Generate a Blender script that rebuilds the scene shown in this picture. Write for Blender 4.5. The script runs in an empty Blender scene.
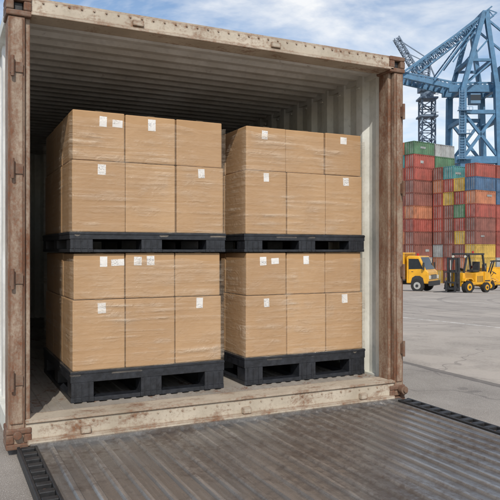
import bpy, bmesh, math, random
from mathutils import Vector, Matrix, noise
random.seed(7)
scene=bpy.context.scene
scene.view_settings.view_transform='Standard'
try: scene.view_settings.look='None'
except: pass
scene.view_settings.exposure=0

# ---------------------------------------------------------------- camera
A=math.radians(25.8); CX,CY,CZ=-0.362,-4.022,1.12; FPX=642.0
cam=bpy.data.cameras.new("camera"); co=bpy.data.objects.new("camera",cam)
scene.collection.objects.link(co); scene.camera=co
cam.sensor_width=36; cam.lens=36*FPX/500; cam.clip_start=0.05; cam.clip_end=5000
co.location=(CX,CY,CZ); co.rotation_euler=(math.radians(90),0,-A)
Rv=Vector((math.cos(A),-math.sin(A),0)); Fv=Vector((math.sin(A),math.cos(A),0))
def at(px,d,z=0.0):
    p=Vector((CX,CY,0))+Rv*((px-250)/FPX*d)+Fv*d; p.z=z; return p

def gz(x,y):
    r=math.hypot(x-1,y)
    def ss(a,b,t): return min(1,max(0,(t-a)/(b-a)))
    return -0.10-1.42*ss(6,38,r)-4.0*ss(38,122,r)

# ---------------------------------------------------------------- material helpers
def newmat(name):
    m=bpy.data.materials.new(name); m.use_nodes=True
    nt=m.node_tree; b=nt.nodes["Principled BSDF"]
    return m,nt,b
class N:
    def __init__(s,nt): s.nt=nt
    def l(s,a,b): s.nt.links.new(a,b)
    def coord(s,scale=(1,1,1),kind='pos'):
        if kind=='pos':
            g=s.nt.nodes.new('ShaderNodeNewGeometry'); o=g.outputs['Position']
        else:
            g=s.nt.nodes.new('ShaderNodeTexCoord'); o=g.outputs['Object']
        mp=s.nt.nodes.new('ShaderNodeMapping'); mp.inputs['Scale'].default_value=scale
        s.l(o,mp.inputs['Vector']); return mp.outputs['Vector']
    def noise(s,vec,scale,detail=5,rough=.6,dist=0):
        t=s.nt.nodes.new('ShaderNodeTexNoise'); t.inputs['Scale'].default_value=scale
        t.inputs['Detail'].default_value=detail; t.inputs['Roughness'].default_value=rough
        t.inputs['Distortion'].default_value=dist
        s.l(vec,t.inputs['Vector']); return t.outputs['Fac']
    def ramp(s,f,stops):
        r=s.nt.nodes.new('ShaderNodeValToRGB'); e=r.color_ramp.elements
        while len(e)<len(stops): e.new(.5)
        for i,(p,c) in enumerate(stops):
            e[i].position=p
            e[i].color=(c,c,c,1) if not hasattr(c,'__len__') else (*c,1)
        s.l(f,r.inputs['Fac']); return r.outputs['Color']
    def mix(s,f,a,b,mode='MIX'):
        m=s.nt.nodes.new('ShaderNodeMix'); m.data_type='RGBA'; m.blend_type=mode
        for v,i in ((f,0),(a,6),(b,7)):
            if hasattr(v,'is_linked'): s.l(v,m.inputs[i])
            elif i==0: m.inputs[0].default_value=v
            else: m.inputs[i].default_value=(*v,1)
        return m.outputs[2]
    def math(s,op,a,b=0.0,clamp=False):
        m=s.nt.nodes.new('ShaderNodeMath'); m.operation=op; m.use_clamp=clamp
        for v,i in ((a,0),(b,1)):
            if hasattr(v,'is_linked'): s.l(v,m.inputs[i])
            else: m.inputs[i].default_value=v
        return m.outputs[0]
    def bump(s,h,strength,dist=.01):
        b=s.nt.nodes.new('ShaderNodeBump'); b.inputs['Strength'].default_value=strength
        b.inputs['Distance'].default_value=dist; s.l(h,b.inputs['Height']); return b.outputs['Normal']

def rusty(name,paint,rust=(.10,.05,.028),amount=.5,scale=5,rough=.55,edge=0.0,streak=(1,1,1),metal=0.0,dirt=.35,soft=.05,bmp=.45):
    m,nt,b=newmat(name); k=N(nt)
    v=k.coord(streak); v1=k.coord((1,1,1))
    a=k.noise(v,scale,7,.7,.3)
    c=k.noise(v1,scale*7,5,.7)
    s=k.math('ADD',k.math('MULTIPLY',a,.7),k.math('MULTIPLY',c,.3))
    if edge:
        bv=nt.nodes.new('ShaderNodeBevel'); bv.samples=4; bv.inputs['Radius'].default_value=.02
        g=nt.nodes.new('ShaderNodeNewGeometry')
        d=nt.nodes.new('ShaderNodeVectorMath'); d.operation='DOT_PRODUCT'
        k.l(bv.outputs[0],d.inputs[0]); k.l(g.outputs['Normal'],d.inputs[1])
        e=k.math('SUBTRACT',1.0,d.outputs['Value'],True)
        s=k.math('ADD',s,k.math('MULTIPLY',e,edge))
    th=1-amount
    mask=k.ramp(s,[(max(0,th-soft),0.0),(min(1,th+soft),1.0)])
    pv=k.noise(v1,2.3,5,.6)
    dk=tuple(x*(1-dirt) for x in paint)
    pc=k.mix(k.ramp(pv,[(.35,0.0),(.7,1.0)]),paint,(dk[0],dk[1]*.96,dk[2]*.9))
    pc=k.mix(k.math('MULTIPLY',k.ramp(c,[(.5,0.0),(.7,1.0)]),.35),pc,tuple(x*.5 for x in paint))
    rc=k.mix(k.ramp(c,[(.35,0.0),(.65,1.0)]),rust,(rust[0]*2.0,rust[1]*1.9,rust[2]*1.8))
    k.l(k.mix(mask,pc,rc),b.inputs['Base Color'])
    k.l(k.mix(mask,(rough,)*3,(.9,)*3),b.inputs['Roughness'])
    b.inputs['Metallic'].default_value=metal
    h=k.math('ADD',k.math('MULTIPLY',mask,-.4),k.math('MULTIPLY',c,.8))
    k.l(k.bump(h,bmp,.004),b.inputs['Normal'])
    return m

def simple(name,col,rough=.5,metal=0,var=.15,scale=8,bump=.1,coat=0):
    m,nt,b=newmat(name); k=N(nt); v=k.coord()
    a=k.noise(v,scale,4,.65)
    lo=tuple(x*(1-var) for x in col); hi=tuple(min(1,x*(1+var)) for x in col)
    k.l(k.mix(k.ramp(a,[(.3,0.0),(.7,1.0)]),lo,hi),b.inputs['Base Color'])
    b.inputs['Roughness'].default_value=rough; b.inputs['Metallic'].default_value=metal
    if bump: k.l(k.bump(a,bump,.01),b.inputs['Normal'])
    if coat: b.inputs['Coat Weight'].default_value=coat
    return m

# ---------------------------------------------------------------- mesh builder
class MB:
    def __init__(s): s.v=[];s.f=[];s.m=[]
    def face(s,pts,mi=0):
        i=len(s.v); s.v+= [tuple(p) for p in pts]; s.f.append(tuple(range(i,i+len(pts)))); s.m.append(mi)
    def box(s,x0,x1,y0,y1,z0,z1,mi=0,M=None):
        P=[Vector(p) for p in ((x0,y0,z0),(x1,y0,z0),(x1,y1,z0),(x0,y1,z0),(x0,y0,z1),(x1,y0,z1),(x1,y1,z1),(x0,y1,z1))]
        if M: P=[M@p for p in P]
        i=len(s.v); s.v+=[tuple(p) for p in P]
        for f in ((0,3,2,1),(4,5,6,7),(0,1,5,4),(1,2,6,5),(2,3,7,6),(3,0,4,7)):
            s.f.append(tuple(i+j for j in f)); s.m.append(mi)
    def cyl(s,p0,p1,r,mi=0,n=16,r1=None):
        p0=Vector(p0);p1=Vector(p1); r1=r if r1 is None else r1
        q=(p1-p0).to_track_quat('Z','Y'); i=len(s.v)
        for p,rr in ((p0,r),(p1,r1)):
            for j in range(n):
                a=2*math.pi*j/n; s.v.append(tuple(p+q@Vector((math.cos(a)*rr,math.sin(a)*rr,0))))
        for j in range(n):
            s.f.append((i+j,i+(j+1)%n,i+n+(j+1)%n,i+n+j)); s.m.append(mi)
        s.f.append(tuple(i+j for j in reversed(range(n)))); s.m.append(mi)
        s.f.append(tuple(i+n+j for j in range(n))); s.m.append(mi)
    def beam(s,p0,p1,w,h=None,mi=0):
        h=h or w; p0=Vector(p0);p1=Vector(p1); L=(p1-p0).length
        M=Matrix.Translation(p0)@(p1-p0).to_track_quat('Z','Y').to_matrix().to_4x4()
        s.box(-w/2,w/2,-h/2,h/2,0,L,mi,M)
    def prism(s,prof,y0,y1,mi=0):
        n=len(prof); i=len(s.v)
        for y in (y0,y1):
            for (x,z) in prof: s.v.append((x,y,z))
        for j in range(n):
            s.f.append((i+j,i+(j+1)%n,i+n+(j+1)%n,i+n+j)); s.m.append(mi)
        s.f.append(tuple(i+j for j in reversed(range(n)))); s.m.append(mi)
        s.f.append(tuple(i+n+j for j in range(n))); s.m.append(mi)
    def obj(s,name,mats,parent=None,bevel=0,smooth=False,loc=None,rot=0,fixn=True):
        me=bpy.data.meshes.new(name); me.from_pydata(s.v,[],s.f)
        for m in mats: me.materials.append(m)
        for p,mi in zip(me.polygons,s.m): p.material_index=mi
        if fixn:
            bm=bmesh.new(); bm.from_mesh(me); bmesh.ops.recalc_face_normals(bm,faces=bm.faces); bm.to_mesh(me); bm.free()
        o=bpy.data.objects.new(name,me); scene.collection.objects.link(o)
        if bevel:
            b=o.modifiers.new('bevel','BEVEL'); b.width=bevel; b.segments=2; b.limit_method='ANGLE'
        if smooth:
            for p in me.polygons: p.use_smooth=True
            e=o.modifiers.new('wn','WEIGHTED_NORMAL'); e.keep_sharp=True
        if loc is not None: o.location=loc
        o.rotation_euler=(0,0,rot)
        if parent: o.parent=parent
        return o
def empty(name,loc=(0,0,0),rot=0):
    o=bpy.data.objects.new(name,None); scene.collection.objects.link(o); o.location=loc; o.rotation_euler=(0,0,rot); return o

def corr(u0,u1,pitch,depth,flat=.32,slope=.18):
    pts=[]
    n=max(1,round((u1-u0)/pitch)); p=(u1-u0)/n
    for i in range(n):
        b=u0+i*p
        pts+=[(b,0),(b+p*flat,0),(b+p*(flat+slope),depth),(b+p*(1-slope),depth)]
    pts.append((u1,0)); return pts
def strip(mb,pts,fn,v0,v1,mi=0):
    for (a,oa),(b,ob) in zip(pts[:-1],pts[1:]):
        mb.face([fn(a,oa,v0),fn(b,ob,v0),fn(b,ob,v1),fn(a,oa,v1)],mi)

# ---------------------------------------------------------------- materials
M_frame=rusty("weathered_cream_paint",(.50,.44,.355),rust=(.11,.058,.033),amount=.425,scale=7,edge=.8,streak=(.6,1,1.3),soft=.07)
M_post=rusty("rusted_post_paint",(.36,.285,.215),rust=(.088,.040,.022),amount=.50,scale=8,edge=.6,streak=(1,1,.3),soft=.09)
M_wall=rusty("interior_wall_paint",(.72,.73,.68),amount=.32,scale=3,streak=(1,1,.3),dirt=.26)
M_roof=rusty("interior_roof_paint",(.70,.69,.65),amount=.34,scale=3,dirt=.3)
M_out=rusty("exterior_white_paint",(.70,.70,.68),amount=.30,scale=4)
M_cast=rusty("rusted_steel",(.20,.14,.10),rust=(.085,.04,.024),amount=.52,scale=12,soft=.1)
M_floor=rusty("floor_steel",(.36,.33,.29),amount=.42,scale=6,rough=.5)
def ramp_mat():
    m,nt,b=newmat("ramp_steel"); k=N(nt)
    v=k.coord((1,.22,1)); v1=k.coord()
    a=k.noise(v,4,7,.7,.2); sc=k.noise(k.coord((1,.05,1)),38,5,.7); c=k.noise(v1,22,5,.7); big=k.noise(v1,1.5,6,.65,.4)
    base=k.mix(k.ramp(a,[(.3,0.0),(.7,1.0)]),(.27,.262,.255),(.165,.158,.152))
    base=k.mix(k.math('MULTIPLY',k.ramp(sc,[(.5,0.0),(.68,1.0)]),.5),base,(.42,.41,.40))
    rm=k.math('ADD',k.math('MULTIPLY',big,.6),k.math('MULTIPLY',c,.4))
    mask=k.ramp(rm,[(.49,0.0),(.60,.75)])
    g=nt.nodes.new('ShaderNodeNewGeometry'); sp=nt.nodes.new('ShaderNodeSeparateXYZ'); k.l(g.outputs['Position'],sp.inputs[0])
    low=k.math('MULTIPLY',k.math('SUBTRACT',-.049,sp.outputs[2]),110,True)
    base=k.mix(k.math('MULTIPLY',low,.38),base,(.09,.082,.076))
    k.l(k.mix(mask,base,(.105,.080,.064)),b.inputs['Base Color'])
    b.inputs['Metallic'].default_value=.5
    k.l(k.mix(mask,k.ramp(c,[(.3,.22),(.7,.40)]),(.55,)*3),b.inputs['Roughness'])
    k.l(k.bump(k.math('ADD',k.math('ADD',c,sc),k.math('MULTIPLY',big,3)),.35,.004),b.inputs['Normal']); return m
M_ramp=ramp_mat()
M_black=simple("black_rubber_and_hole_shade",(.018,.018,.019),.55,0,.4,20,.3)
M_pallet=simple("black_plastic",(.018,.020,.025),.42,0,.5,25,.25)
M_tape=simple("packing_tape",(.50,.36,.22),.25,0,.08,20,.05)

def cardboard():
    m,nt,b=newmat("cardboard"); k=N(nt)
    v=k.coord(); a=k.noise(v,3,4,.6); f=k.noise(k.coord((6,6,90)),4,4,.6); g=k.noise(v,60,3,.7)
    oi=nt.nodes.new('ShaderNodeObjectInfo')
    c=k.mix(k.ramp(a,[(.3,0.0),(.7,1.0)]),(.385,.232,.112),(.475,.300,.155))
    c=k.mix(k.math('MULTIPLY',oi.outputs['Random'],.5),c,(.33,.192,.090))
    c=k.mix(k.math('MULTIPLY',k.ramp(f,[(.4,0.0),(.7,1.0)]),.22),c,(.27,.155,.075))
    k.l(c,b.inputs['Base Color']); b.inputs['Roughness'].default_value=.72
    k.l(k.bump(k.math('ADD',k.math('MULTIPLY',f,.6),g),.2,.002),b.inputs['Normal'])
    return m
M_card=cardboard()
def label():
    m,nt,b=newmat("shipping_label"); k=N(nt)
    w=k.noise(k.coord((90,1,260)),1.0,1,.5); w2=k.noise(k.coord((14,1,18)),1.0,1,.5)
    f=k.math('MULTIPLY',k.ramp(w,[(.50,0.0),(.58,1.0)]),k.ramp(w2,[(.45,.15),(.6,.8)]))
    k.l(k.mix(f,(.74,.73,.71),(.30,.29,.29)),b.inputs['Base Color']); b.inputs['Roughness'].default_value=.4
    return m
M_label=label()
def film():
    m,nt,b=newmat("stretch_film"); k=N(nt)
    nt.nodes.remove(b)
    out=nt.nodes['Material Output']
    def streak(rx,ry,xs,zs,sc,rg=.55):
        tc=nt.nodes.new('ShaderNodeNewGeometry'); mp=nt.nodes.new('ShaderNodeMapping'); mp.vector_type='POINT'
        mp.inputs['Rotation'].default_value=(math.radians(rx),math.radians(ry),0); mp.inputs['Scale'].default_value=(xs,xs,zs)
        k.l(tc.outputs['Position'],mp.inputs['Vector']); return k.noise(mp.outputs['Vector'],sc,4,rg,.4)
    s=streak(3,5,.9,15,1.5); s2=streak(-3,-7,1.1,32,1.4); s3=streak(2,38,3,26,1.0)
    v2=k.noise(k.coord((1,1,1.2)),3.2,3,.6,.8)
    wr=k.noise(k.coord((1,1,1.7)),10,3,.6,1.5)
    m1=k.ramp(s,[(.46,0.0),(.74,.30)]); m2=k.ramp(s2,[(.50,0.0),(.72,.36)]); m3=k.ramp(s3,[(.54,0.0),(.70,.26)])
    f=k.math('ADD',k.math('MAXIMUM',m1,m2),m3)
    f=k.math('MULTIPLY',f,k.ramp(v2,[(.40,.12),(.64,1.0)]))
    f=k.math('ADD',f,.07)
    gl=nt.nodes.new('ShaderNodeBsdfPrincipled'); gl.inputs['Base Color'].default_value=(.70,.60,.48,1)
    gl.inputs['Roughness'].default_value=.16
    h=k.math('ADD',k.math('ADD',s,k.math('MULTIPLY',s2,.6)),k.math('MULTIPLY',wr,1.0))
    k.l(k.bump(h,1.0,.022),gl.inputs['Normal'])
    tr=nt.nodes.new('ShaderNodeBsdfTransparent')
    mx=nt.nodes.new('ShaderNodeMixShader'); k.l(f,mx.inputs[0]); k.l(tr.outputs[0],mx.inputs[1]); k.l(gl.outputs[0],mx.inputs[2])
    k.l(mx.outputs[0],out.inputs['Surface'])
    return m
M_film=film()

# ---------------------------------------------------------------- shipping container
W=2.92; H=2.635; D=6.2; FZ=.10
E=empty("shipping_container")
mb=MB()
mb.box(0,.095,0,.17,-.04,H-.13); mb.box(.097,.128,.03,.16,.10,H-.10); mb.box(.012,.083,-.010,-.0005,.09,H-.14)
mb.obj("left_corner_post",[M_post],E,.005)
mb=MB()
mb.box(W-.085,W,0,.17,-.02,H-.13); mb.box(W-.115,W-.087,.04,.16,.10,H-.10); mb.box(W-.070,W-.015,-.010,-.0005,.09,H-.14)
mb.obj("right_corner_post",[M_post],E,.005)
mb=MB()
mb.box(.13,W-.10,.005,.15,H-.090,H-.012)
mb.box(.13,W-.10,-.012,.15,H-.112,H-.092)
mb.box(.12,W-.10,.03,.24,H-.010,H+.006)
for i in range(34):
    x=.2+i*(W-.4)/33
    mb.cyl((x,.006,H-.028),(x,-.003,H-.028),.006,0,8)
for x in (.75,1.75): mb.box(x,x+.07,-.014,.0045,H-.08,H-.045)
mb.obj("door_header",[M_frame],E,.005)
mb=MB()
mb.box(.097,W-.087,.0,.12,-.035,.085)
mb.box(.097,W-.087,-.014,.17,.087,.104)
mb.box(.107,W-.102,-.03,-.002,-.04,-.012)
for i in range(30):
    x=.25+i*(W-.5)/29
    mb.cyl((x,.0,.06),(x,-.005,.06),.006,0,8)
for x in (.42,1.52,2.5):
    mb.box(x,x+.06,-.03,-.0005,-.008,.03)
mb.obj("door_sill",[M_frame],E,.005)
def casting(x0,z0,nm):
    mb=MB(); w=.145; h=.125
    y0=-.012;y1=.17
    mb.box(x0,x0+w,y0,y1,z0,z0+.035); mb.box(x0,x0+w,y0,y1,z0+h-.035,z0+h)
    mb.box(x0,x0+.045,y0,y1,z0+.035,z0+h-.035); mb.box(x0+w-.045,x0+w,y0,y1,z0+.035,z0+h-.035)
    mb.box(x0+.045,x0+w-.045,y0+.03,y1,z0+.035,z0+h-.035,1)  # black block in the hole, its shaded inside given as colour
    mb.obj(nm,[M_cast,M_black],E,.008)
casting(-.012,H-.128,"corner_casting_top_left"); casting(W-.133,H-.128,"corner_casting_top_right")
casting(-.012,-.062,"corner_casting_bottom_left"); casting(W-.133,-.062,"corner_casting_bottom_right")
mb=MB()
for z in (.35,.95,1.60,2.2):
    for xx in (.008,W-.036):
        mb.box(xx,xx+.028,-.030,-.011,z-.04,z+.04); mb.cyl((xx+.014,-.034,z-.06),(xx+.014,-.034,z+.06),.011,0,12)
        mb.box(xx+.03,xx+.075 if xx<1 else xx+.032,-.018,-.011,z-.03,z+.03)
mb.obj("door_hinges",[M_cast],E,.003)
mb=MB()
mb.cyl((W-.03,-.013,.03),(W-.03,-.06,.03),.032,0,20); mb.cyl((W-.03,-.06,.03),(W-.03,-.075,.03),.018,0,16)
mb.cyl((.05,-.013,.03),(.05,-.045,.03),.024,0,20)
mb.obj("ramp_pivot_pins",[M_cast],E,.003)
mb=MB(); strip(mb,corr(.17,D,.278,.036),lambda u,o,v:(W-.05+o-.02,u,v),.02,H-.03)
mb.obj("right_wall",[M_wall],E,fixn=False)
mb=MB(); strip(mb,corr(.17,D,.278,.036),lambda u,o,v:(.03+o,u,v),.02,H-.03)
mb.obj("left_wall",[M_out],E,fixn=False)
mb=MB(); strip(mb,corr(.17,D,.17,.028),lambda u,o,v:(v,u,H-.065+o),.03,W-.03)
mb.obj("roof",[M_roof],E,fixn=False)
mb=MB(); strip(mb,corr(.03,W-.03,.25,.04),lambda u,o,v:(u,D+o-.04,v),.02,H-.03)
mb.obj("back_wall",[M_wall],E,fixn=False)
mb=MB()
mb.box(W-.06,W-.0,.17,D,H-.10,H-.025); mb.box(0,.06,.17,D,H-.10,H-.025)
mb.box(W-.06,W-.0,.17,D,-.03,.10); mb.box(0,.06,.17,D,-.03,.10)
for i in range(20):
    y=.5+i*.29
    for z in (H-.14,.16): mb.cyl((W-.075,y-.02,z),(W-.075,y+.02,z),.009,0,8)
mb.obj("side_rails",[M_wall],E,.004)
mb=MB(); strip(mb,corr(.11,W-.11,.085,.008,.55,.08),lambda u,o,v:(u,v,FZ-.008+o),.172,D-.05)
mb.box(.06,W-.06,.172,D-.05,.0,.085)
mb.obj("floor",[M_floor],E)

# ---------------------------------------------------------------- ramp
RZ=-.045; L0,L1=-.06,-2.75
E2=empty("loading_ramp")
mb=MB(); strip(mb,corr(.16,W-.10,.098,.012,.60,.10),lambda u,o,v:(u,v,RZ+o-.012),L1,L0)
mb.box(.16,W-.10,L1,L0,-.085,RZ-.02)
mb.box(.12,W-.06,L0+.001,L0+.035,-.085,-.03)
mb.obj("ribbed_plate",[M_ramp],E2)
mb=MB()
for (x0,x1) in ((.045,.158),(W-.098,W+.02)):
    mb.box(x0,x1,L1,L0+.02,-.09,-.062)
    mb.box(x0,x0+.018,L1,L0+.02,-.0615,-.035); mb.box(x1-.018,x1,L1,L0+.02,-.0615,-.035)
    y=L0
    while y>L1+.1:
        mb.box(x0+.0185,x1-.0185,y-.045,y,-.0615,-.034)
        y-=.105
mb.obj("slotted_edge_rail",[M_black],E2,.004)
mb=MB()
y=L0-.07
while y>L1:
    for xc in (.10,W-.04): mb.cyl((xc,y,-.0615),(xc,y,-.05),.011,0,10)
    y-=.21
mb.obj("edge_bolts",[M_cast],E2)

# ---------------------------------------------------------------- pallets + boxes
def pallet(x0,x1,y0,y1,z,h):
    mb=MB(); w=x1-x0; t=h*.36; bt=h*.16
    mb.box(x0,x1,y0,y1,z+h-t,z+h)
    bw=.155
    for bx in (x0+.002,x0+(w-bw)/2,x1-bw-.002):
        mb.box(bx,bx+bw,y0+.002,y1-.002,z,z+bt)
        for by in (y0+.002,(y0+y1)/2-.07,y1-.142):
            mb.box(bx+.003,bx+bw-.003,by,by+.14,z+bt+.0005,z+h-t-.0005)
    for yy in (y0-.001,y1-.10):
        mb.box(x0+bw+.003,x0+(w-bw)/2-.001,yy+.003,yy+.1,z,z+bt*.85)
        mb.box(x0+(w+bw)/2+.001,x1-bw-.003,yy+.003,yy+.1,z,z+bt*.85)
    for bx in (x0+.002,x0+(w-bw)/2,x1-bw-.002):
        for k in (.03,.075,.12): mb.box(bx+k-.004,bx+k+.004,y0-.003,y0+.0015,z+.006,z+h-t-.004)
    mb.box(x0-.002,x1+.002,y0-.004,y1+.002,z+h-.018,z+h-.004)
    return mb.obj("plastic_pallet",[M_pallet],None,.007,True)
def cbox(x0,x1,y0,y1,z0,z1,labels=()):
    g=.0038; mb=MB()
    a,b,c,d,e,f=x0+g,x1-g,y0+g,y1-g,z0+.001,z1-.003
    mb.box(a,b,c,d,e,f)
    mb.box((a+b)/2-.025,(a+b)/2+.025,c-.0006,d+.0006,f+.0002,f+.0012,1)
    for (u,v,w,h) in labels:
        X=a+(b-a)*u; Z=e+(f-e)*v
        M=Matrix.Translation((X,0,Z))@Matrix.Rotation(random.uniform(-.05,.05),4,'Y')
        mb.box(-w/2,w/2,c-.0012,c-.0002,-h/2,h/2,2,M)
    o=mb.obj("cardboard_box",[M_card,M_tape,M_label],None,0)
    me=o.data; bm=bmesh.new(); bm.from_mesh(me)
    body=[ed for ed in bm.edges if all(abs(abs(v.co.x-(a+b)/2)-(b-a)/2)<1e-5 and abs(abs(v.co.y-(c+d)/2)-(d-c)/2)<1e-5 and abs(abs(v.co.z-(e+f)/2)-(f-e)/2)<1e-5 for v in ed.verts)]
    bmesh.ops.bevel(bm,geom=body,offset=.008,segments=2,affect='EDGES',profile=.6)
    bm.to_mesh(me); bm.free()
    return o
def load(x0,x1,y0,y1,zp,hp,zm,zt,lab):
    pallet(x0-.012,x1+.012,y0-.012,y1+.012,zp,hp)
    w=(x1-x0)/3; nd=3; dd=(y1-y0)/nd
    for r,(za,zb) in enumerate(((zp+hp,zm),(zm,zt))):
        for i in range(3):
            for j in range(nd):
                jx=random.uniform(-.003,.003); jy=random.uniform(-.007,.006)
                L=lab.get((r,i),()) if j==0 else ()
                inset=.008 if r==1 else 0
                cbox(x0+i*w+jx+inset*(i==0),x0+(i+1)*w+jx-inset*(i==2),y0+j*dd+jy+inset,y0+(j+1)*dd+jy,za,zb+random.uniform(-.004,.004)*(r==1),L)
    mb=MB(); e=.010
    nx,ny,nz=22,22,26
    pts=[(x0-e+(x1-x0+2*e)*i/nx,y0-e) for i in range(nx)]+[(x1+e,y0-e+(y1-y0+2*e)*i/ny) for i in range(ny)]
    pts+=[(x1+e-(x1-x0+2*e)*i/nx,y1+e) for i in range(nx)]+[(x0-e,y1+e-(y1-y0+2*e)*i/ny) for i in range(ny)]
    n=len(pts)
    for kz in range(nz+1):
        for (px,py) in pts:
            top=zt-.05+noise.noise(Vector((px*4,py*4,zt)))*.03
            z=zp+hp-.03+(top-(zp+hp-.03))*kz/nz
            q=noise.noise(Vector((px*7,py*7,z*9)))*.003+.001
            cx,cy=(x0+x1)/2,(y0+y1)/2
            s=1+q/.5
            mb.v.append((cx+(px-cx)*s,cy+(py-cy)*s,z))
    for kz in range(nz):
        for i in range(n):
            mb.f.append((kz*n+i,kz*n+(i+1)%n,(kz+1)*n+(i+1)%n,(kz+1)*n+i)); mb.m.append(0)
    mb.obj("stretch_wrap",[M_film],None,0,True)
labT={(1,0):((.58,.80,.05,.07),(.86,.78,.07,.05)),(1,1):((.52,.82,.055,.08),),(0,0):((.55,.88,.055,.07),),(0,2):((.52,.90,.05,.065),)}
labB={(1,0):((.58,.82,.05,.07),(.86,.80,.09,.045)),(1,1):((.24,.82,.055,.06),(.50,.83,.055,.065)),(0,0):((.55,.88,.055,.07),),(0,2):((.52,.90,.05,.075),)}
labR={(1,0):((.46,.82,.05,.065),),(1,2):((.5,.84,.06,.055),),(0,0):((.5,.90,.045,.065),),(0,2):((.55,.90,.055,.065),)}
labS={(1,0):((.42,.80,.055,.065),(.72,.80,.065,.045)),(1,1):((.5,.82,.05,.065),),(0,0):((.5,.88,.045,.065),),(0,2):((.5,.90,.055,.07),)}
Y0=.345
load(.432,1.52,Y0,Y0+1.2,FZ,.207,.785,1.10,labB)
load(.425,1.53,Y0-.005,Y0+1.2,1.105,.137,1.727,2.062,labT)
load(1.71,2.785,Y0,Y0+1.2,FZ,.207,.775,1.10,labS)
load(1.71,2.785,Y0+.005,Y0+1.2,1.105,.137,1.727,2.062,labR)

# ---------------------------------------------------------------- ground (one sheet)
mb=MB(); rings=[0,2,4,6,8,11,15,20,26,32,38,45,55,70,90,110,122,140,180,260,400,800,2500]; ns=72
mb.v.append((1,0,gz(1,0)))
for r in rings[1:]:
    for j in range(ns):
        a=2*math.pi*j/ns; x=1+r*math.cos(a); y=r*math.sin(a); mb.v.append((x,y,gz(x,y)))
for j in range(ns): mb.f.append((0,1+j,1+(j+1)%ns)); mb.m.append(0)
for k in range(len(rings)-2):
    for j in range(ns):
        a=1+k*ns+j; b=1+k*ns+(j+1)%ns; mb.f.append((a,a+ns,b+ns,b)); mb.m.append(0)
m,nt,b=newmat("yard_paving"); k=N(nt); v=k.coord()
big=k.noise(v,.25,5,.6,.5); mid=k.noise(v,1.7,6,.65); fine=k.noise(v,45,4,.75); grit=k.noise(v,150,2,.6)
conc=k.mix(k.ramp(big,[(.38,0.0),(.62,1.0)]),(.44,.385,.33),(.31,.275,.24))
conc=k.mix(k.math('MULTIPLY',k.ramp(mid,[(.46,0.0),(.62,1.0)]),.5),conc,(.20,.175,.15))
conc=k.mix(k.math('MULTIPLY',k.ramp(fine,[(.4,0.0),(.6,1.0)]),.35),conc,(.50,.45,.39))
asp=k.mix(k.ramp(mid,[(.35,0.0),(.65,1.0)]),(.24,.212,.185),(.35,.315,.275))
asp=k.mix(k.math('MULTIPLY',k.ramp(grit,[(.45,0.0),(.58,1.0)]),.7),asp,(.08,.07,.062))
asp=k.mix(k.math('MULTIPLY',k.ramp(grit,[(.56,0.0),(.62,1.0)]),.7),asp,(.60,.56,.51))
g=nt.nodes.new('ShaderNodeNewGeometry'); sp=nt.nodes.new('ShaderNodeSeparateXYZ'); k.l(g.outputs['Position'],sp.inputs[0])
wob=k.math('MULTIPLY',k.math('SUBTRACT',k.noise(v,3,3,.6),.5),.12)
xx=k.math('ADD',sp.outputs[0],wob)
isc=k.math('GREATER_THAN',xx,4.15)
col=k.mix(isc,asp,conc)
def joint(o,per,wd,off=0):
    f=k.math('PINGPONG',k.math('ADD',o,off),per/2); return k.math('LESS_THAN',f,wd)
jx=k.math('MULTIPLY',joint(k.math('ADD',sp.outputs[0],k.math('MULTIPLY',wob,.3)),6.0,.022,-4.2),isc)
jy=k.math('MULTIPLY',joint(k.math('ADD',sp.outputs[1],k.math('MULTIPLY',wob,.3)),6.0,.022,1.3),isc)
j=k.math('MAXIMUM',jx,jy)
edge=k.math('LESS_THAN',k.math('ABSOLUTE',k.math('SUBTRACT',xx,4.15)),.035)
j=k.math('MAXIMUM',j,edge)
vo=nt.nodes.new('ShaderNodeTexVoronoi'); vo.feature='DISTANCE_TO_EDGE'; vo.inputs['Scale'].default_value=.33
wv=nt.nodes.new('ShaderNodeVectorMath'); wv.operation='ADD'
nn=nt.nodes.new('ShaderNodeTexNoise'); nn.inputs['Scale'].default_value=1.5; k.l(v,nn.inputs['Vector'])
k.l(v,wv.inputs[0]); k.l(nn.outputs['Color'],wv.inputs[1]); k.l(wv.outputs[0],vo.inputs['Vector'])
cr=k.math('LESS_THAN',vo.outputs['Distance'],.0035)
j=k.math('MAXIMUM',j,k.math('MULTIPLY',cr,.5))
pl=k.math('MAXIMUM',k.math('LESS_THAN',k.math('ABSOLUTE',k.math('SUBTRACT',sp.outputs[0],8.2)),.06),
                    k.math('LESS_THAN',k.math('ABSOLUTE',k.math('SUBTRACT',sp.outputs[0],16.5)),.09))
pl=k.math('MULTIPLY',pl,k.ramp(k.noise(v,9,5,.7),[(.42,0.0),(.56,.7)]))
col=k.mix(pl,col,(.72,.70,.66))
dist=nt.nodes.new('ShaderNodeVectorMath'); dist.operation='DISTANCE'; k.l(g.outputs['Position'],dist.inputs[0]); dist.inputs[1].default_value=(30,4,-1)
tm=k.math('LESS_THAN',k.math('PINGPONG',dist.outputs['Value'],.95),.10)
tb=k.ramp(k.noise(k.coord((.15,.15,.15)),1.2,3,.6),[(.46,0.0),(.54,1.0)])
tm=k.math('MULTIPLY',k.math('MULTIPLY',tm,tb),k.math('MULTIPLY',k.ramp(mid,[(.35,.2),(.6,1.0)]),isc))
col=k.mix(k.math('MULTIPLY',tm,.45),col,(.13,.12,.11))
col=k.mix(k.math('MULTIPLY',j,.7),col,(.09,.08,.075))
k.l(col,b.inputs['Base Color']); b.inputs['Roughness'].default_value=.85
hh=k.math('SUBTRACT',k.math('ADD',fine,grit),k.math('MULTIPLY',j,2))
k.l(k.bump(hh,.5,.008),b.inputs['Normal'])
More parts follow.
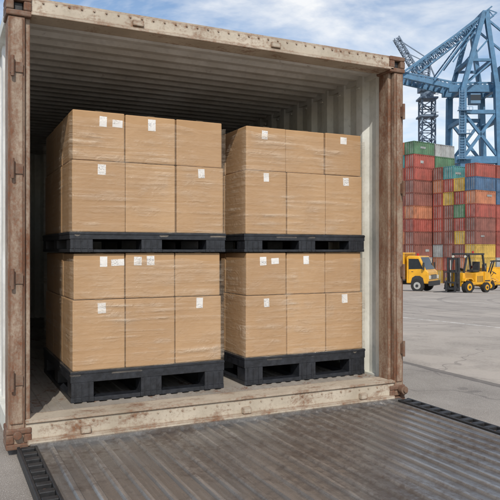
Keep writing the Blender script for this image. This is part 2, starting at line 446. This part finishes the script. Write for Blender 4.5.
mb.obj("ground",[m])

# ---------------------------------------------------------------- container stacks
def cpaint(nm,c):
    m,nt,b=newmat(nm); k=N(nt); a=k.noise(k.coord(kind='obj'),.30,4,.7); a2=k.noise(k.coord((1,1,.2),kind='obj'),2.0,3,.7)
    lo=tuple(x*.6 for x in c)
    cc=k.mix(k.ramp(a,[(.38,0.0),(.62,1.0)]),c,lo); cc=k.mix(k.math('MULTIPLY',k.ramp(a2,[(.5,0.0),(.7,1.0)]),.4),cc,(.10,.06,.045))
    k.l(cc,b.inputs['Base Color']); b.inputs['Roughness'].default_value=.6; return m
CM=[cpaint("red_container_paint",(.34,.08,.06)),cpaint("orange_container_paint",(.44,.17,.09)),cpaint("brown_container_paint",(.24,.09,.07)),
    cpaint("blue_container_paint",(.07,.14,.25)),cpaint("teal_container_paint",(.08,.27,.28)),cpaint("yellow_container_paint",(.53,.35,.07)),
    cpaint("grey_container_paint",(.36,.38,.38)),cpaint("green_container_paint",(.09,.20,.11)),simple("painted_gap_shadow",(.04,.035,.035),.7)]
WT=[32,22,22,9,4,5,5,4]
def onebox(mb,ox,oy,oz,L,mi):
    Wd,Hh=2.44,2.55
    x0,x1,y0,y1,z0,z1=ox,ox+L,oy,oy+Wd,oz,oz+Hh
    t=.14
    for (a,b_) in ((x0,x0+t),(x1-t,x1)):
        for (c,d) in ((y0,y0+t),(y1-t,y1)): mb.box(a,b_,c,d,z0,z1,mi)
    for (c,d) in ((y0,y0+t),(y1-t,y1)):
        mb.box(x0+t,x1-t,c,d,z0,z0+t,mi); mb.box(x0+t,x1-t,c,d,z1-t,z1,mi)
    for (a,b_) in ((x0,x0+t),(x1-t,x1)):
        mb.box(a,b_,y0+t,y1-t,z0,z0+t,mi); mb.box(a,b_,y0+t,y1-t,z1-t,z1,mi)
    P=corr(x0+t,x1-t,.56,.09)
    strip(mb,P,lambda u,o,v:(u,y0+.03+o,v),z0+t,z1-t,mi)
    strip(mb,P,lambda u,o,v:(u,y1-.03-o,v),z0+t,z1-t,mi)
    P=corr(y0+t,y1-t,.5,.07)
    strip(mb,P,lambda u,o,v:(x1-.03-o,u,v),z0+t,z1-t,mi)
    mb.box(x0+.05,x0+.09,y0+t,(y0+y1)/2-.02,z0+t,z1-t,mi); mb.box(x0+.05,x0+.09,(y0+y1)/2+.02,y1-t,z0+t,z1-t,mi)
    for fy in (.2,.38,.62,.8): mb.box(x0+.0,x0+.045,y0+Wd*fy-.025,y0+Wd*fy+.025,z0+.1,z1-.1,6)
    mb.face([(x0,y0,z1-.03),(x1,y0,z1-.03),(x1,y1,z1-.03),(x0,y1,z1-.03)],mi)
    mb.box(x0+.2,x1-.2,y0+.2,y1-.2,z0+.01,z1-.05,8)  # near-black core: shade in the gaps put in as colour
    if random.random()<.3:
        u=x0+L*random.uniform(.08,.6); w_=L*random.uniform(.12,.3); zb_=random.uniform(.8,1.5)
        mb.box(u,u+w_,y0+.018,y0+.026,z0+zb_,z0+zb_+random.uniform(.3,.6),6 if mi!=6 else 3)
def stack(px,d,heights,rows,L,yaw,seed):
    rnd=random.Random(seed)
    mb=MB()
    for i,hs in enumerate(heights):
        for j in range(rows):
            h=hs if j==0 else max(2,hs-rnd.choice((0,0,0,1)))
            for k_ in range(h):
                mi=rnd.choices(range(8),WT)[0]
                onebox(mb,i*(L+.35)+rnd.uniform(-.06,.06),j*2.62+rnd.uniform(-.05,.05),k_*2.59,L,mi)
    p=at(px,d); p.z=gz(p.x,p.y)
    mb.obj("container_stack",CM,None,0,loc=p,rot=yaw)
yb=-A+math.radians(34)
stack(414,128,[11,11],4,6.06,yb,14)
stack(455,140,[9,9],3,6.06,yb,12)
stack(476,122,[9,9,8],4,6.06,yb,9)
stack(545,140,[9,8,10,8,7],2,6.06,yb,8)
stack(150,150,[8,9,7,9,9,8],2,6.06,-A+math.radians(8),21)

# ---------------------------------------------------------------- cranes
M_blue=simple("blue_crane_paint",(.05,.15,.27),.5,0,.25,.6,0)
M_bluel=simple("pale_blue_crane_paint",(.10,.20,.32),.5,0,.15,.6,0)
M_grey=simple("crane_grey_paint",(.12,.17,.24),.6,0,.15,.6,0)
M_glass=simple("dark_glass",(.02,.025,.03),.08,0,.2,5,0)
def lattice(mb,p0,p1,w,n,r,mi=0,up=Vector((0,0,1))):
    p0=Vector(p0);p1=Vector(p1); d=(p1-p0); s=d.cross(up)
    if s.length<1e-3: s=d.cross(Vector((1,0,0)))
    s.normalize(); t=s.cross(d).normalized()
    C=[s*w/2+t*w/2,-s*w/2+t*w/2,-s*w/2-t*w/2,s*w/2-t*w/2]
    for c in C: mb.beam(p0+c,p1+c,r,r,mi)
    for i in range(n):
        a=p0+d*i/n; b_=p0+d*(i+1)/n
        for q in range(4):
            c1,c2=C[q],C[(q+1)%4]
            if i%2: c1,c2=c2,c1
            mb.beam(a+c1,b_+c2,r*.6,r*.6,mi); mb.beam(a+c1,a+c2,r*.6,r*.6,mi)
dC=205.; mpp=dC/FPX
pc=at(470,dC); zb=gz(pc.x,pc.y)
def L(px,py,off=0.): return Vector(((px-470)*mpp,off,(250-py)*mpp+CZ-zb))
mb=MB(); G=14.
for off in (0,G):
    mb.beam(L(461,270,off),L(463,88,off),2.1,1.8); mb.beam(L(502,270,off),L(497,88,off),2.1,1.8)
    mb.beam(L(455,160,off),L(508,160,off),1.8,2.2)
    mb.beam(L(463,158,off),L(497,112,off),.9); mb.beam(L(499,158,off),L(463,112,off),.9)
    mb.beam(L(463,112,off),L(497,112,off),1.2)
    mb.beam(L(463,88,off),L(484,12,off),1.4); mb.beam(L(497,88,off),L(486,12,off),1.4)
    mb.beam(L(470,60,off),L(493,60,off),.8); mb.beam(L(464,86,off),L(493,60,off),.5); mb.beam(L(470,60,off),L(491,36,off),.5)
for (px,py) in ((462,120),(463,88),(497,88),(498,120),(485,12),(461,160),(500,160),(470,60),(493,60)):
    mb.beam(L(px,py,0),L(px,py,G),1.2)
for off in (3.5,10.5):
    mb.beam(L(452,86,off),L(580,86,off),1.3,2.3)
    mb.beam(L(455,84,off),L(402,72,off),1.0,1.4)
    mb.beam(L(455,79,off),L(402,68.5,off),.5)
    for i in range(12):
        a=402+i*4.4; q=i*1.0
        mb.beam(L(a,72+q,off),L(a+2.2,69+q*.93,off),.35); mb.beam(L(a+2.2,69+q*.93,off),L(a+4.4,73+q,off),.35)
    mb.beam(L(452,80,off),L(580,80,off),.5)
    for i in range(26):
        a=452+i*4.9; mb.beam(L(a,85,off),L(a+2.4,80,off),.35); mb.beam(L(a+2.4,80,off),L(a+4.9,85,off),.35)
for i in range(9):
    a=404+i*6; mb.beam(L(a,72.6+i*1.35,3.5),L(a+3,73.3+i*1.35,10.5),.5)
for off in (2,12):
    mb.beam(L(484,14,off),L(404,71,off),.6); mb.beam(L(484,14,off),L(436,79,off),.45); mb.beam(L(486,14,off),L(570,84,off),.6)
    mb.beam(L(481,24,off),L(455,60,off),.4)
lattice(mb,L(420,66,6),L(500,4,6),2.6,20,.42)
mb.obj("gantry_crane",[M_blue],None,0,loc=(pc.x,pc.y,zb),rot=-A)
crane=bpy.data.objects["gantry_crane"]
mb=MB()
a=L(505,84,0); mb.box(a.x,a.x+18,2,12,a.z+1.2,a.z+7); mb.box(a.x+.5,a.x+17.5,1.7,12.3,a.z+7.01,a.z+7.3)
a=L(474,98,0); mb.box(a.x,a.x+3.2,3,6,a.z-1,a.z+2.2,0); mb.box(a.x-.05,a.x+3.25,2.95,3.0,a.z,a.z+1.8,1)
mb.obj("machinery_house",[M_bluel,M_glass],crane)
mb=MB()
for i in range(26):
    p=L(458.2,160-i*2.7,-1.6); mb.beam(p,p+Vector((1.6,0,0)),.16)
mb.beam(L(457.8,162,-1.6),L(457.8,90,-1.6),.2); mb.beam(L(463,162,-1.6),L(463,90,-1.6),.2)
for zz in (112,135,160):
    mb.box(L(456,0).x,L(470,0).x,-2.6,-1.2,L(0,zz).z,L(0,zz).z+.2); mb.beam(L(456,zz-3.5,-2.6),L(470,zz-3.5,-2.6),.12)
    for i in range(5): mb.beam(L(456+i*3.5,zz,-2.6),L(456+i*3.5,zz-3.5,-2.6),.12)
mb.obj("walkway_and_ladder",[M_bluel],crane)

d2=230.; m2=d2/FPX; p2=at(426,d2); z2=gz(p2.x,p2.y)
def L2(px,py,off=0.): return Vector(((px-426)*m2,off,(250-py)*m2+CZ-z2))
mb=MB()
lattice(mb,L2(427,275),L2(427,100),4.6,22,.5)
for z in (100,118): mb.box(L2(418,0).x,L2(436,0).x,-3,3,L2(0,z).z,L2(0,z).z+.6)
mb.cyl(L2(427,99),L2(427,92),2.3,0,20)
mb.box(L2(419,0).x,L2(437,0).x,-2.5,2.5,L2(0,92).z,L2(0,80).z)
mb.box(L2(420,0).x,L2(427,0).x,-2.6,-2.5,L2(0,89).z,L2(0,83).z,1)
lattice(mb,L2(425,80),L2(427,58),2.4,5,.35)
lattice(mb,L2(422,82),L2(396,38),1.9,14,.32)
mb.beam(L2(427,58),L2(396,38),.3); mb.beam(L2(427,58),L2(437,82),.4); mb.beam(L2(426,62),L2(405,52),.25)
for z in (96,114): mb.beam(L2(418,z,-3),L2(436,z,-3),.2)
mb.obj("harbor_crane",[M_grey,M_glass],None,0,loc=(p2.x,p2.y,z2),rot=-A)

# ---------------------------------------------------------------- vehicles
M_yel=simple("yellow_vehicle_paint",(.66,.33,.012),.38,0,.2,2,0,.3)
M_tyre=simple("tyre_rubber",(.02,.02,.02),.8,0,.3,20,.2)
M_dark=simple("dark_chassis",(.03,.03,.032),.6,0,.3,6,.1)
M_white=simple("grey_white_paint",(.36,.36,.34),.4,0,.1,3,0)
M_lamp=simple("lamp_lens",(.6,.58,.5),.15,0,.1,3,0)
M_red=simple("red_lens",(.4,.02,.02),.2,0,.1,3,0)
VM=[M_yel,M_dark,M_tyre,M_glass,M_white,M_lamp,M_red]
def wheel(mb,x,y,r,w,side,hub=0):
    mb.cyl((x,y-w/2,r),(x,y+w/2,r),r,2,28)
    s=side
    mb.cyl((x,y+s*w/2,r),(x,y+s*(w/2+.012),r),r*.55,hub,22); mb.cyl((x,y+s*(w/2+.012),r),(x,y+s*(w/2+.05),r),r*.22,1,12)
def forklift(px,d,yaw,sc=1.0):
    e=empty("forklift"); p=at(px,d); e.location=(p.x,p.y,gz(p.x,p.y)); e.rotation_euler=(0,0,yaw); e.scale=(sc,)*3
    mb=MB()
    mb.prism([(-1.45,.38),(-1.52,.75),(-1.42,1.12),(-.95,1.2),(-.95,.32),(-1.3,.30)],-.56,.56,0)
    mb.prism([(-.95,.45),(-.945,1.17),(-.25,1.12),(-.2,.45)],-.5,.5,0)
    mb.prism([(-.2,.38),(-.2,.62),(.62,.62),(.75,1.15),(.88,1.15),(.95,.38)],-.52,.52,0)
    for s in (-1,1):
        mb.prism([(.22,.72),(.38,.86),(.88,.86),(1.0,.70),(.93,.66),(.84,.79),(.42,.79),(.28,.66)],s*.60-.13,s*.60+.13,0)
    mb.obj("body",VM,e,.03)
    mb=MB()
    mb.box(-.9,-.35,-.22,.22,1.17,1.29,1); mb.box(-.95,-.82,-.22,.22,1.29,1.75,1)
    mb.beam((.66,0,1.05),(.42,0,1.32),.04,.04,1); mb.cyl((.42,0,1.30),(.40,0,1.33),.18,1,20)
    mb.box(-1.40,-.96,-.561,.561,.62,.70,1)
    for i in range(5): mb.box(-.85+i*.11,-.80+i*.11,-.506,.506,.6,.95,1)
    mb.box(-.15,.2,-.54,.54,.40,.46,1)
    for s in (-1,1):
        mb.beam((-1.05,s*.47,1.15),(-.85,s*.47,2.15),.09,.09,1); mb.beam((.8,s*.47,1.12),(.5,s*.47,2.15),.09,.09,1)
    mb.box(-.95,.6,-.52,-.42,2.14,2.24,1); mb.box(-.95,.6,.42,.52,2.14,2.24,1)
    for i in range(7): mb.box(-.93+i*.24,-.86+i*.24,-.42,.42,2.15,2.22,1)
    for s in (-1,1):
        mb.box(1.02,1.14,s*.36-.05,s*.36+.05,.12,2.0,1); mb.box(1.145,1.23,s*.28-.04,s*.28+.04,.12,1.95,1)
        mb.cyl((1.08,s*.2,.3),(1.08,s*.2,1.85),.035,4,10)
    for z in (.25,1.2,1.88): mb.box(1.03,1.13,-.31,.31,z,z+.1,1)
    for z in (.2,.55): mb.box(1.235,1.29,-.5,.5,z,z+.1,1)
    for i in range(6): mb.box(1.24,1.27,-.48+i*.18,-.45+i*.18,.65,1.15,1)
    mb.box(1.235,1.27,-.5,.5,1.15,1.2,1)
    for s in (-1,1):
        mb.box(1.292,1.34,s*.3-.06,s*.3+.06,.08,.65,1); mb.prism([(1.34,.08),(1.34,.13),(2.35,.095),(2.35,.08)],s*.3-.06,s*.3+.06,1)
    mb.obj("mast_guard_and_forks",VM,e,.006)
    mb=MB()
    for s in (-1,1):
        wheel(mb,.62,s*.60,.36,.26,s); wheel(mb,-1.02,s*.54,.29,.22,s)
    mb.obj("wheels",VM,e,.015)
    mb=MB()
    for s in (-1,1):
        mb.cyl((.56,s*.42,2.05),(.62,s*.42,2.05),.07,5,14); mb.box(-1.06,-1.03,s*.4-.05,s*.4+.05,1.35,1.5,6)
    mb.cyl((-.6,0,2.22),(-.6,0,2.36),.06,6,12)
    mb.obj("lamps",VM,e)
    return e
def yard_truck(px,d,yaw,sc=1.0,nm="box_truck"):
    e=empty(nm); p=at(px,d); e.location=(p.x,p.y,gz(p.x,p.y)); e.rotation_euler=(0,0,yaw); e.scale=(sc,)*3
    mb=MB()
    mb.box(-2.9,.75,-1.0,1.0,.75,2.5,0)
    for x in (-2.9,-2.0,-1.1,-.2,.70): mb.box(x,x+.05,-1.02,1.02,.74,2.52,0)
    mb.box(-2.92,.77,-1.03,1.03,2.44,2.54,0); mb.box(-2.92,.77,-1.03,1.03,.70,.80,1)
    mb.obj("cargo_body",VM,e,.02)
    mb=MB()
    mb.prism([(.85,.55),(.85,2.25),(1.0,2.34),(1.72,2.32),(2.12,1.45),(2.30,1.32),(2.36,.55)],-.95,.95,0)
    mb.obj("cab",VM,e,.06)
    mb=MB()
    mb.face([(1.765,-.80,2.24),(1.765,.80,2.24),(2.125,.84,1.46),(2.125,-.84,1.46)],3)
    for s in (-1,1):
        mb.face([(1.02,s*.954,2.14),(1.66,s*.954,2.14),(1.95,s*.954,1.50),(1.02,s*.954,1.46)],3)
        mb.box(1.0,1.01,s*.953,s*.956,.7,2.2,1); mb.box(1.2,1.32,s*.952,s*.97,1.30,1.33,1)
        mb.box(2.0,2.08,s*1.0,s*1.16,1.45,1.9,1)
        mb.prism([(1.15,.55),(1.25,.92),(1.45,1.05),(1.75,1.05),(1.95,.92),(2.05,.55)],s*.94-.03,s*.94+.035,1)
    mb.box(2.32,2.46,-.97,.97,.42,.72,1); mb.box(2.33,2.375,-.52,.52,.85,1.12,1)
    for i in range(4): mb.box(2.375,2.385,-.5,.5,.87+i*.06,.89+i*.06,4)
    for s in (-1,1): mb.box(2.30,2.385,s*.74-.14,s*.74+.14,.86,1.08,5)
    mb.box(-2.96,-2.925,-.95,-.75,.85,1.05,6); mb.box(-2.96,-2.925,.75,.95,.85,1.05,6)
    mb.box(-2.8,2.2,-.45,.45,.45,.69,1)
    for s in (-1,1): mb.box(-1.2,.5,s*.85-.05,s*.85+.05,.4,.66,1)
    mb.cyl((1.3,0,2.34),(1.3,0,2.48),.08,6,12)
    mb.obj("glass_trim_chassis",VM,e)
    mb=MB()
    for s in (-1,1):
        wheel(mb,1.6,s*.90,.42,.26,s,4); wheel(mb,-1.9,s*.82,.42,.36,s,4)
    mb.obj("wheels",VM,e,.02)
yard_truck(399,45,-A+math.radians(-34),1.05)
forklift(466,41,-A+math.radians(213),1.12)
forklift(500,55,-A+math.radians(150),1.15)
yard_truck(500,82,-A+math.radians(12),1.05)
yard_truck(560,60,-A+math.radians(-150),1.1)

# ---------------------------------------------------------------- light
el=math.radians(40); az=math.radians(22)
S=Vector((-math.sin(az)*math.cos(el),-math.cos(az)*math.cos(el),math.sin(el)))
sl=bpy.data.lights.new("sun",'SUN'); so=bpy.data.objects.new("sun",sl); scene.collection.objects.link(so)
sl.energy=3.2; sl.angle=math.radians(.6); sl.color=(1,.94,.85); so.rotation_euler=S.to_track_quat('Z','Y').to_euler(); so.location=(0,-5,12)
w=bpy.data.worlds.new("World"); scene.world=w; w.use_nodes=True; nt=w.node_tree; k=N(nt)
bg=nt.nodes['Background']; sky=nt.nodes.new('ShaderNodeTexSky'); sky.sky_type='NISHITA'; sky.sun_disc=False
sky.sun_elevation=el; sky.sun_rotation=math.atan2(S.x,S.y); sky.air_density=1.0; sky.dust_density=1.0
tc=nt.nodes.new('ShaderNodeTexCoord'); mp=nt.nodes.new('ShaderNodeMapping'); mp.inputs['Scale'].default_value=(1,1,2.6); k.l(tc.outputs['Generated'],mp.inputs[0])
c=k.noise(mp.outputs[0],3.2,7,.58,.4)
cm=k.ramp(c,[(.44,0.0),(.66,.92)])
k.l(k.mix(cm,sky.outputs[0],(6.6,6.65,6.7)),bg.inputs['Color']); bg.inputs['Strength'].default_value=.15
